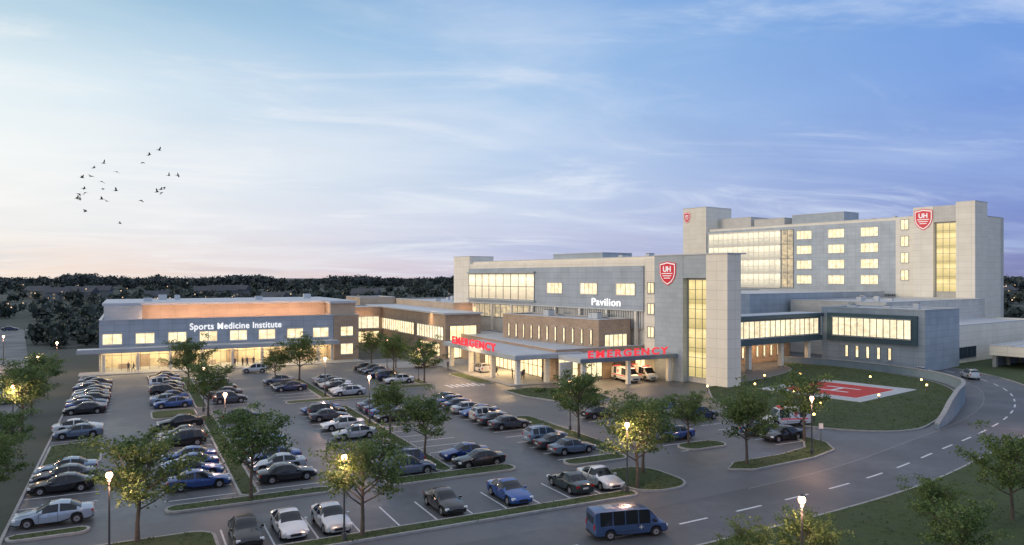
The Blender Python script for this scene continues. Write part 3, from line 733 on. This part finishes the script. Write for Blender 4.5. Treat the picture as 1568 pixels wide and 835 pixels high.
def hx_(mb,k):
    for s in (-1,1):
        mb.box(1.98,2.17,s*.70-.13,s*.70+.13,.68,.80,'headlight'); mb.box(-2.215,-2.05,s*.72-.1,s*.72+.1,.78,1.02,'taillight')
        mb.box(.68,.86,s*.99-.09,s*.99+.09,.98,1.12,'car_paint'); mb.box(-1.6,.2,s*.60-.02,s*.60+.02,1.64,1.70,'hub')
    mb.box(2.12,2.215,-.4,.4,.5,.68,'car_trim'); mb.box(-2.22,-2.19,-.24,.24,.6,.72,'plate')
suv=vehicle('suv_mesh',hatch,[.7],[-1.32,1.35],[(-1.85,.72)],[(-2.12,-1.80),(.35,1.0)],[-.3,-1.1],wr=.36,extra=hx_)
van=[(-2.9,.88,.4,1.0,2.0,.82),(-2.82,.97,.32,1.1,2.22,.86),(-2.5,1.0,.3,1.15,2.28,.88),(0,1.0,.3,1.15,2.30,.88),(1.15,1.0,.3,1.12,2.24,.86),(1.35,1.0,.3,1.12,2.14,.84),(2.05,.98,.3,1.08,1.28,.80),(2.55,.94,.32,.95,1.06,.74),(2.75,.82,.38,.75,.82,.62)]
def vcommon(mb):
    for s in (-1,1):
        mb.box(2.5,2.7,s*.74-.15,s*.74+.15,.72,.88,'headlight'); mb.box(-2.93,-2.8,s*.8-.08,s*.8+.08,.9,1.3,'taillight')
        mb.box(1.55,1.72,s*1.10-.1,s*1.10+.1,1.2,1.45,'car_trim'); mb.box(-2.4,.3,s*1.02-.005,s*1.02+.005,.62,.66,'car_trim')
        mb.box(.30,.33,s*.99-.01,s*.99+.02,.42,1.2,'car_trim')
    mb.box(2.68,2.78,-.5,.5,.48,.70,'car_trim'); mb.box(-2.96,-2.88,-.75,.75,.36,.5,'car_trim')
    mb.box(-2.925,-2.86,-.6,-.08,1.3,1.85,'car_glass'); mb.box(-2.925,-2.86,.08,.6,1.3,1.85,'car_glass')
def vx(mb,k):
    vcommon(mb)
    for s in (-1,1):
        mb.box(-2.5,1.2,s*1.012-.006,s*1.012+.006,.92,1.05,'shield_red')
        mb.box(-1.0,-.8,s*.96-.01,s*.96+.016,1.4,1.9,'shield_red'); mb.box(-1.16,-.64,s*.96-.01,s*.96+.02,1.56,1.74,'shield_red')
    mb.box(.6,.95,-.7,.7,2.28,2.42,'shield_red'); mb.box(-2.6,-2.4,-.7,.7,2.28,2.38,'shield_red')
def vp(mb,k):
    vcommon(mb)
    mb.box(-.35,-.10,-.06,.06,2.3,2.34,'car_trim'); mb.box(-1.9,-1.2,-.4,.4,2.28,2.34,'hub')
    for s in (-1,1):
        mb.box(.55,.61,s*1.005-.01,s*1.005+.02,.72,1.02,'plate'); mb.box(.43,.73,s*1.005-.01,s*1.005+.024,.84,.90,'plate')
vanm=vehicle('ambulance_mesh',van,[],[-1.75,1.75],[(.45,1.3),(-2.3,-1.4)],[(1.35,2.05)],[],wr=.38,extra=vx)
vanp=vehicle('van_mesh',van,[],[-1.75,1.75],[(-2.5,1.3)],[(1.35,2.05)],[-1.55,-.6,.4],wr=.38,extra=vp)
PAL=[(.015,.03,.09)]*5+[(.03,.08,.26)]*4+[(.01,.011,.014)]*5+[(.10,.14,.20)]*3+[(.36,.40,.44)]*3+[(.62,.64,.66)]*2+[(.05,.06,.08)]*3+[(.18,.26,.36)]*2
def car(x,y,rz=0,col=None,kind=None,name='parked_car'):
    me={'s':sed,'u':suv}[kind or ('s' if random.random()<.86 else 'u')]
    s=random.uniform(.98,1.04)
    return put(me,name,(x+random.uniform(-.2,.2),y+random.uniform(-.12,.12),.006),(0,0,rz+random.gauss(0,.015)),None,col or random.choice(PAL),s)
def row(x,ys):
    for y in ys: car(x,y,random.choice((0,math.pi)))
fr=lambda a,b_,s=2.75:[a+i*s for i in range(int((b_-a)/s+1.01))]
row(-4.9,fr(106.8,137)); row(-4.9,[94.5,91.2,74.5,71.7,68.9]); car(-4.9,60.3,math.pi,(.30,.38,.48),'s')
row(4.8,[106.8,109.5,112.3,117.8,120.5,123.3,126,131.5,134.2,137]); row(4.8,[92,85.5,82,74.4,71.6,68.8]); car(4.8,64.9,0,(.02,.06,.22),'s')
row(11.8,[130,127.3,118,112.5,107,93,79,76.2,73.4,70.6,67.8]); car(11.8,64.0,0,(.01,.012,.016),'s')
row(21.2,[122.5,117,114.3,94,91.2,88.5,82.8,77.5,66,63.3,61.0]); row(28,[119.5,116.8,114,111.3,108.5,105.8,93,90.2,87.5,84.8]); car(28,64.3,math.pi,(.02,.05,.2),'s'); car(28,61,math.pi,(.01,.012,.015),'s')
row(38,[93.9,91.2,88.4,85.7,82.9,80.2,77.4,74.7,66.9,64.2,61.4]); row(38.3,[133,130.2,127.5,122,118.5,114.5])
row(60.7,[74.5,71.7,68.9,59.3,56.4]); row(50.6,[61.6,75.5])
for x,c in ((6.8,(.01,.012,.015)),(9.5,(.6,.63,.66)),(12.3,(.55,.58,.62)),(20.4,(.012,.014,.02)),(25.9,(.02,.08,.30)),(31.6,(.03,.05,.055)),(34.2,(.66,.68,.7))): car(x,50.9,-math.pi/2 if x!=31.6 else math.pi/2,c,'s')
car(55.9,121,1.6,(.6,.62,.64)); car(50,133,.3,(.5,.5,.52),name='car'); car(20,139,2.9,(.4,.45,.5),name='car')
for x,y in ((-16,98),(-16,94.5),(-16,108),(-16.5,120),(-17,126),(-24,100),(-30,110),(-15.8,132)): car(x,y,random.choice((0,math.pi)))
for x in (-70,-48,-34,-27,-12,3): car(x,285+random.uniform(-2,2),0,name='car')
car(125.5,75.8,.9,(.4,.45,.5),'u','car'); car(122.5,82.5,.3,(.6,.6,.62),'s')
put(vanp,'van',(29.3,40.2,.012),(0,0,math.radians(-12)),None,(.04,.085,.20),(.92,.9,.82))
put(vanm,'ambulance',(67.0,61.5,.012),(0,0,math.radians(160)),None,(.7,.7,.72),.9)
put(vanm,'ambulance',(72.3,99.8,.012),(0,0,-math.pi/2),None,(.75,.72,.66)); put(vanm,'ambulance',(75.8,99.8,.012),(0,0,-math.pi/2),None,(.75,.72,.66))

# ------------------------------------------------------------------ trees
def tree_mesh(name,seed,h=7.0,R=3.0,leafn=62):
    rd=random.Random(seed); mb=MB(); g=np.random.default_rng(seed)
    th=h*.35
    tr=[Vector((0,0,0)),Vector((rd.uniform(-.05,.05),rd.uniform(-.05,.05),th*.5)),Vector((rd.uniform(-.12,.12),rd.uniform(-.12,.12),th)),Vector((rd.uniform(-.3,.3),rd.uniform(-.3,.3),h*.62)),Vector((rd.uniform(-.4,.4),rd.uniform(-.4,.4),h*.90))]
    mb.tube(tr,[.17,.125,.11,.06,.02],8,'bark')
    cl=[]
    nl=13
    for i in range(nl):
        t=i/(nl-1); z0=th*(.85+.1*t)+t*h*.27; a=i*2.4+rd.uniform(-.4,.4)
        base=Vector((0,0,z0)); 
        base.x=np.interp(z0,[p.z for p in tr],[p.x for p in tr]); base.y=np.interp(z0,[p.z for p in tr],[p.y for p in tr])
        tilt=math.radians(rd.uniform(48,70)*(1-.42*t)); L=R*rd.uniform(.72,1.15)*(1-.2*t)
        d=Vector((math.cos(a)*math.sin(tilt),math.sin(a)*math.sin(tilt),math.cos(tilt)))
        p1=base+d*L*.45; p2=p1+(d+Vector((rd.uniform(-.3,.3),rd.uniform(-.3,.3),.2))).normalized()*L*.4; p3=p2+(d+Vector((rd.uniform(-.4,.4),rd.uniform(-.4,.4),.05))).normalized()*L*.35
        mb.tube([base,p1,p2,p3],[.065,.042,.025,.008],5,'bark',False)
        cl+=[p2,p3]
        for q in (p1,p1,p2,p2,p3):
            dd=(d*.6+Vector((rd.uniform(-1,1),rd.uniform(-1,1),rd.uniform(-.25,.7)))).normalized(); e_=q+dd*R*.42*rd.uniform(.7,1.25)
            mb.tube([q,(q+e_)/2+Vector((0,0,.05)),e_],[.022,.015,.006],4,'bark',False); cl.append(e_)
            if rd.random()<.4: cl.append((q+e_)/2)
    cl.append(tr[-1]); cl.append(tr[-1]+Vector((.3,-.2,-.6)))
    C=np.array([c[:] for c in cl]); nC=len(C)
    cnt=(leafn*g.uniform(.35,1.4,nC)).astype(int); idx=np.repeat(np.arange(nC),cnt)
    s=g.uniform(.2,.40,nC)[idx][:,None]
    P=C[idx]+g.normal(0,1,(len(idx),3))*s*np.array([1.15,1.15,.5])
    P=P[P[:,2]>th*.72]; n=len(P)
    a=g.normal(0,1,(n,3)); a[:,2]*=.7; a/=np.linalg.norm(a,axis=1)[:,None]; b_=np.cross(a,g.normal(0,1,(n,3))); b_/=np.linalg.norm(b_,axis=1)[:,None]
    sz=g.uniform(.055,.115,n)[:,None]; 
    V=np.stack([P-a*sz*1.3,P+b_*sz*.75,P+a*sz*1.3,P-b_*sz*.75],1).reshape(-1,3)
    o=len(mb.v); mb.v+=list(map(tuple,V.tolist())); k=mb.mi('leaves')
    for i in range(n): mb.f.append([o+4*i,o+4*i+1,o+4*i+2,o+4*i+3]); mb.m.append(k)
    return mb.mesh(name)
TM=[tree_mesh('tree_mesh_%d'%i,11+i,7.0,r,n_) for i,(r,n_) in enumerate(((2.9,60),(2.7,56),(3.0,52),(2.8,62)))]
trees=[(.4,53.2,6.9),(8.2,59.6,7.1),(13.5,47.7,6.8),(24.5,65.5,6.0),(7.6,120,7.6),(8.4,97,6.5),(24.4,123,7.4),(41.5,126.6,6.5),(41.8,112,7.0),(41.4,140,6.4),(44,133,6.0),
 (24.7,76.5,5.8),(42.1,66.5,7.0),(36.2,48.4,7.2),(39.4,51.9,6.6),(49.6,50.0,6.9),(61.9,54.4,7.0),(-8.9,63.7,5.8),(-10.4,95.3,7.6),(94.6,47.4,6.6),(54.5,30.0,6.0),
 (40.5,25.0,4.7),(33.0,28.6,4.0),(29.5,29.8,3.6),(-9.6,78,5.2),(50.5,59,5.2),(46,30,3.9),(24.3,25.6,3.3),(-10.8,108,6.2),(57,88,3.2),(-11,125,6.0),(20.8,124,5.4)]
for i,(x,y,h) in enumerate(trees):
    k=h/7.0*random.uniform(.97,1.03)
    put(TM[i%4],'tree',(x,y,.1),(0,0,i*1.7),None,None,(k*random.uniform(.94,1.08),k*random.uniform(.94,1.08),k))
def far_mass(name,positions,mat,q,seed,s0=.07,s1=.2):
    g=np.random.default_rng(seed); V=[]
    for x,y,z,h,r in positions:
        n=q; th=g.uniform(0,2*np.pi,n); ph=np.arccos(g.uniform(-1,1,n)); rr=g.uniform(.35,1.1,n)
        P=np.stack([x+r*rr*np.sin(ph)*np.cos(th),y+r*rr*np.sin(ph)*np.sin(th),z+h*.54+h*.46*rr*np.cos(ph)],1)
        a=g.normal(0,1,(n,3)); a/=np.linalg.norm(a,axis=1)[:,None]; b_=np.cross(a,g.normal(0,1,(n,3))); b_/=np.linalg.norm(b_,axis=1)[:,None]
        sz=(r*(g.uniform(s0,s1,n)+(rr<.7)*.22))[:,None]
        V.append(np.stack([P-a*sz,P+b_*sz*.8,P+a*sz,P-b_*sz*.8],1).reshape(-1,3))
    npmesh(name,np.concatenate(V),4,mat)
rd=random.Random(3)
def camdir(px,dist):
    a=math.atan((px-784)/1137)+math.radians(27.2); return dist*math.sin(a),dist*math.cos(a)
pos=[]
for i in range(950):      # wooded ridge on the skyline
    px=rd.uniform(-250,1800); D=rd.uniform(720,900); x,y=camdir(px,D)
    h=rd.uniform(8.5,12)+4*noise.noise(Vector((px*.012,0,4))); pos.append((x,y,gh(x,y)-.8,h,h*rd.uniform(.45,.75)))
far_mass('distant_trees',pos,'leaves_far_haze',90,5)
pos=[]
for i in range(760):      # scattered suburb trees
    px=rd.uniform(-200,740) if rd.random()<.8 else rd.uniform(1480,1700); D=300+rd.random()**.8*400
    x,y=camdir(px,D)
    if 270<y<298 and x<70: continue
    if noise.noise(Vector((x*.012,y*.012,7)))<-.18: continue
    h=rd.uniform(4.5,8.5); pos.append((x,y,gh(x,y)-.5,h,h*rd.uniform(.42,.7)))
far_mass('distant_trees',pos,'leaves_mid_haze',90,15)
pos=[]
for i in range(330):
    px=rd.uniform(-150,720); D=rd.uniform(205,290); x,y=camdir(px,D)
    if (-45<x<44 and y<200) or (278<y<293) or (40<x<105 and y<220) or (x<-12 and y<142 and x>-36): continue
    if abs(x-(-17.5-(y-140)*.118))<6: continue
    h=rd.uniform(3,6.5); pos.append((x,y,-.3,h,h*rd.uniform(.4,.65)))
far_mass('tree_belt',pos,'leaves_mid_haze',160,6)
pos=[]
for i in range(60):
    y=rd.uniform(60,145); x=rd.uniform(-62,-40); h=rd.uniform(3,6); pos.append((x,y,-.2,h,h*.5))
for i in range(30):
    x,y=camdir(rd.uniform(1500,1800),rd.uniform(240,330)); h=rd.uniform(5,9); pos.append((x,y,-.2,h,h*.5))
far_mass('tree_belt',pos,'leaves_mid_haze',160,8)
pos=[]
for i in range(46): pos.append((rd.uniform(50.6,60),rd.uniform(86,98),.1,rd.uniform(.4,.8),rd.uniform(.35,.6)))
far_mass('shrubs',[p for p in pos if 87<p[1]<96 and 52.5<p[0]<59],'leaves',90,9)
mb=MB()
for i in range(60):
    px=rd.choice([rd.uniform(-50,700),rd.uniform(-50,420),rd.uniform(1490,1600)]); D=rd.uniform(290,700); x,y=camdir(px,D)
    r=.10+.0006*D; mb.sphere((x,y,gh(x,y)+rd.uniform(4,8)),r*rd.uniform(.5,1.0),'far_light',6,4)
mb.build('distant_street_lights')
def house(x,y,rz,w_=13,d=9,h=5):
    z=gh(x,y); e=empty('house',(x,y,z),rz); mb=MB(); mb.box(-w_/2,w_/2,-d/2,d/2,-2,h,'house_siding'); mb.build('walls',e)
    mb=MB(); o=.6; vs=[(-w_/2-o,-d/2-o,h),(w_/2+o,-d/2-o,h),(w_/2+o,d/2+o,h),(-w_/2-o,d/2+o,h),(-w_/2-o,0,h+3.4),(w_/2+o,0,h+3.4)]
    mb.add(vs,[(0,1,5,4),(2,3,4,5),(1,2,5),(3,0,4),(3,2,1,0)],'house_roof'); mb.box(w_*.2,w_*.2+.9,-.5,.5,h+1.5,h+4.2,'house_siding'); mb.build('roof',e)
    mb=MB()
    for k in range(4):
        for zz in (1.0,3.2):
            if (k+int(zz))%3: mb.box(-w_/2+1.2+k*3,-w_/2+2.5+k*3,-d/2-.05,-d/2-.01,zz,zz+1.2,'house_window' if k%2 else 'dark_glass')
    mb.box(-.5,.5,-d/2-.06,-d/2-.012,0,2.1,'house_roof'); mb.build('windows_and_door',e)
for px,D in ((95,560),(112,575),(128,560),(150,590),(318,570),(333,580),(347,566),(362,585),(60,590),(1535,600),(240,480),(560,500),(420,440)):
    x,y=camdir(px,D); house(x,y,math.radians(-20+rd.uniform(-30,30)),rd.uniform(12,18))
# ------------------------------------------------------------------ street lamps
lm=MB(); lm.tube([(0,0,0),(0,0,.5),(0,0,.52),(0,0,5.0)],[.16,.16,.07,.05],10,'pole_metal'); lm.tube([(0,0,5.0),(0,0,5.1),(0,0,5.16)],[.06,.14,.16],10,'pole_metal')
lm.sphere((0,0,5.36),.19,'lamp_glow',12,8,1.1); lm.tube([(0,0,5.57),(0,0,5.63),(0,0,5.70)],[.2,.16,.03],10,'pole_metal')
lmesh=lm.mesh('street_lamp_mesh',.6)
lamps=[(-1.1,49.3),(8.2,101),(12.2,47.3),(41.8,114.6),(24.6,106),(34.6,47.6),(57.9,50.0),(31.0,27.4),(-11,93.6),(-11.5,153),(-22,174),(88.5,46.2),(8.3,78),(24.6,84),(-12,128),(43.2,70),(42,132)]
for i,(x,y) in enumerate(lamps):
    o=put(lmesh,'street_lamp',(x,y,.1)); l=bpy.data.lights.new('lamp_bulb','POINT'); l.energy=760; l.color=(1,.54,.34); l.shadow_soft_size=.25
    lo=bpy.data.objects.new('lamp_bulb',l); COL.objects.link(lo); lo.parent=o; lo.location=(0,0,4.75)
bm_=MB(); bm_.tube([(0,0,0),(0,0,.75)],[.08,.07],8,'pole_metal'); bm_.sphere((0,0,.88),.15,'bollard_glow',8,6); bmesh_=bm_.mesh('bollard_mesh')
for x,y in ((83.4,82.5),(99,87.9),(106,80),(105.3,70),(90.5,67.0),(82.6,74.5),(78,66),(92,88.9),(110,74),(71,61),(75.5,84)): 
    put(bmesh_,'bollard_light',(x,y,.14))
def sign(x,y,mat):
    e=empty('traffic_sign',(x,y,.1),math.radians(-25)); mb=MB(); mb.tube([(0,0,0),(0,0,2.3)],[.035,.03],6,'pole_metal'); mb.build('post',e)
    mb=MB(); mb.box(-.22,.22,-.045,-.03,1.75,2.3,mat); mb.build('plate',e)
sign(61.5,52,'paint_white')

# ------------------------------------------------------------------ people
def person_mesh(name,walk=0,arm=0):
    s=walk
    pts=[('pel',(0,0,.95),.15),('spine',(0,0,1.15),.135),('chest',(0,.0,1.36),.16),('neck',(0,0,1.50),.06),('hd',(0,.01,1.60),.085),('top',(0,.0,1.72),.085),
     ('sl',(-.17,0,1.42),.065),('el',(-.23,.02-arm*.05,1.15),.045),('wl',(-.24,.06+arm*.18,.92+arm*.2),.03),('hl',(-.24,.10+arm*.24,.84+arm*.24),.028),
     ('sr',(.17,0,1.42),.065),('er',(.23,-.02-s*.1,1.15),.045),('wr',(.24,.05-s*.06,.92),.03),('hr',(.24,.08-s*.02,.84),.028),
     ('tl',(-.09,0,.86),.095),('kl',(-.10,.05+s*.18,.49),.062),('al',(-.10,-.0+s*.26,.09),.042),('fl',(-.11,.14+s*.26,.04),.035),
     ('tr',(.09,0,.86),.095),('kr',(.10,.03-s*.08,.49),.062),('ar',(.10,-.02-s*.3,.09+s*.05),.042),('fr',(.11,.12-s*.3,.04),.035)]
    ix={p[0]:i for i,p in enumerate(pts)}
    ed=[('pel','spine'),('spine','chest'),('chest','neck'),('neck','hd'),('hd','top'),('chest','sl'),('sl','el'),('el','wl'),('wl','hl'),('chest','sr'),('sr','er'),('er','wr'),('wr','hr'),('pel','tl'),('tl','kl'),('kl','al'),('al','fl'),('pel','tr'),('tr','kr'),('kr','ar'),('ar','fr')]
    me=bpy.data.meshes.new('sk'); me.from_pydata([p[1] for p in pts],[(ix[a],ix[b]) for a,b in ed],[])
    o=bpy.data.objects.new('sk',me); COL.objects.link(o); o.modifiers.new('s','SKIN')
    for i,p in enumerate(pts): me.skin_vertices[0].data[i].radius=(p[2],p[2]*.8 if p[0] in('pel','spine','chest') else p[2])
    me.skin_vertices[0].data[0].use_root=True
    o.modifiers.new('ss','SUBSURF').levels=1
    dg=bpy.context.evaluated_depsgraph_get(); dg.update(); m2=bpy.data.meshes.new_from_object(o.evaluated_get(dg)); bpy.data.objects.remove(o)
    m2.name=name; m2.materials.clear()
    for k in ('cloth_dark','cloth_mid','skin','hair'): m2.materials.append(MATS[k])
    for p in m2.polygons:
        z=p.center.z; y=p.center.y; x=abs(p.center.x); p.use_smooth=True
        p.material_index=0 if z<.97 else 1
        if z>1.49: p.material_index=2
        if z>1.66 or (z>1.54 and y<-.01): p.material_index=3
        if x>.2 and z<.93+arm*.2: p.material_index=2
    return m2
pm=[person_mesh('person_a',0,0),person_mesh('person_b',1,0),person_mesh('person_c',0,1)]
for i,(x,y,z) in enumerate([(-.3,149.2,.13),(.5,149.1,.13),(17.6,149.0,.13),(19.0,149.2,.13),(19.8,148.9,.13),(21.0,149.2,.13),(56.2,107.2,.13),(57.4,108.0,.13),(56.8,110.4,.13),(58.6,109.6,.13),(55.6,114,.13),(59.5,104.9,.13),(52,127,.006),(29,149.3,.13)]):
    put(pm[i%3],'person',(x,y,z),(0,0,i*1.3),None,None,random.uniform(.97,1.04))
# ------------------------------------------------------------------ birds
def bird_mesh(name,lift):
    mb=MB(); mb.tube([(0,-.22,0),(0,-.12,.01),(0,.02,.015),(0,.16,.02),(0,.25,.02)],[.02,.05,.06,.035,.008],8,'bird_feather')
    mb.add([(-.07,-.34,0),(.07,-.34,0),(.02,-.16,.01),(-.02,-.16,.01)],[(0,1,2,3)],'bird_feather')
    for s in (-1,1):
        a=[(s*.03,.08,.03),(s*.28,.10,.03+.16*lift),(s*.58,-.03,.03+.30*lift),(s*.30,-.08,.02+.15*lift),(s*.03,-.08,.02)]
        mb.add(a,[(0,1,3,4),(1,2,3)],'bird_feather')
    return mb.mesh(name)
BM=[bird_mesh('bird_a',1),bird_mesh('bird_b',.3),bird_mesh('bird_c',-.6)]
fl=[(58,50),(43,43),(33,31),(-27,30),(-42,23),(-7,17),(-60,8),(-46,10),(-30,2),(73,11),(87,11),(-28,-9),(-8,-12),(-57,-9),(-65,-17),(-67,-24),(-63,-25),(-55,-15),(-30,-25),(-22,-28),(30,-27),(55,-14),(61,-10),(62,-15),(-55,-44),(-2,-62),(66,-7)]
for i,(dx_,dz_) in enumerate(fl):
    q=dx_*.0967
    put(BM[i%3],'bird',(-1.2+.889*q,124.3-.457*q,31+dz_*.0967),(random.uniform(-.3,.3),random.uniform(-.5,.5),random.uniform(-1.9,-.4)),None,None,random.uniform(.95,1.3))
print('OBJ',len(bpy.data.objects),'tufts',nT)
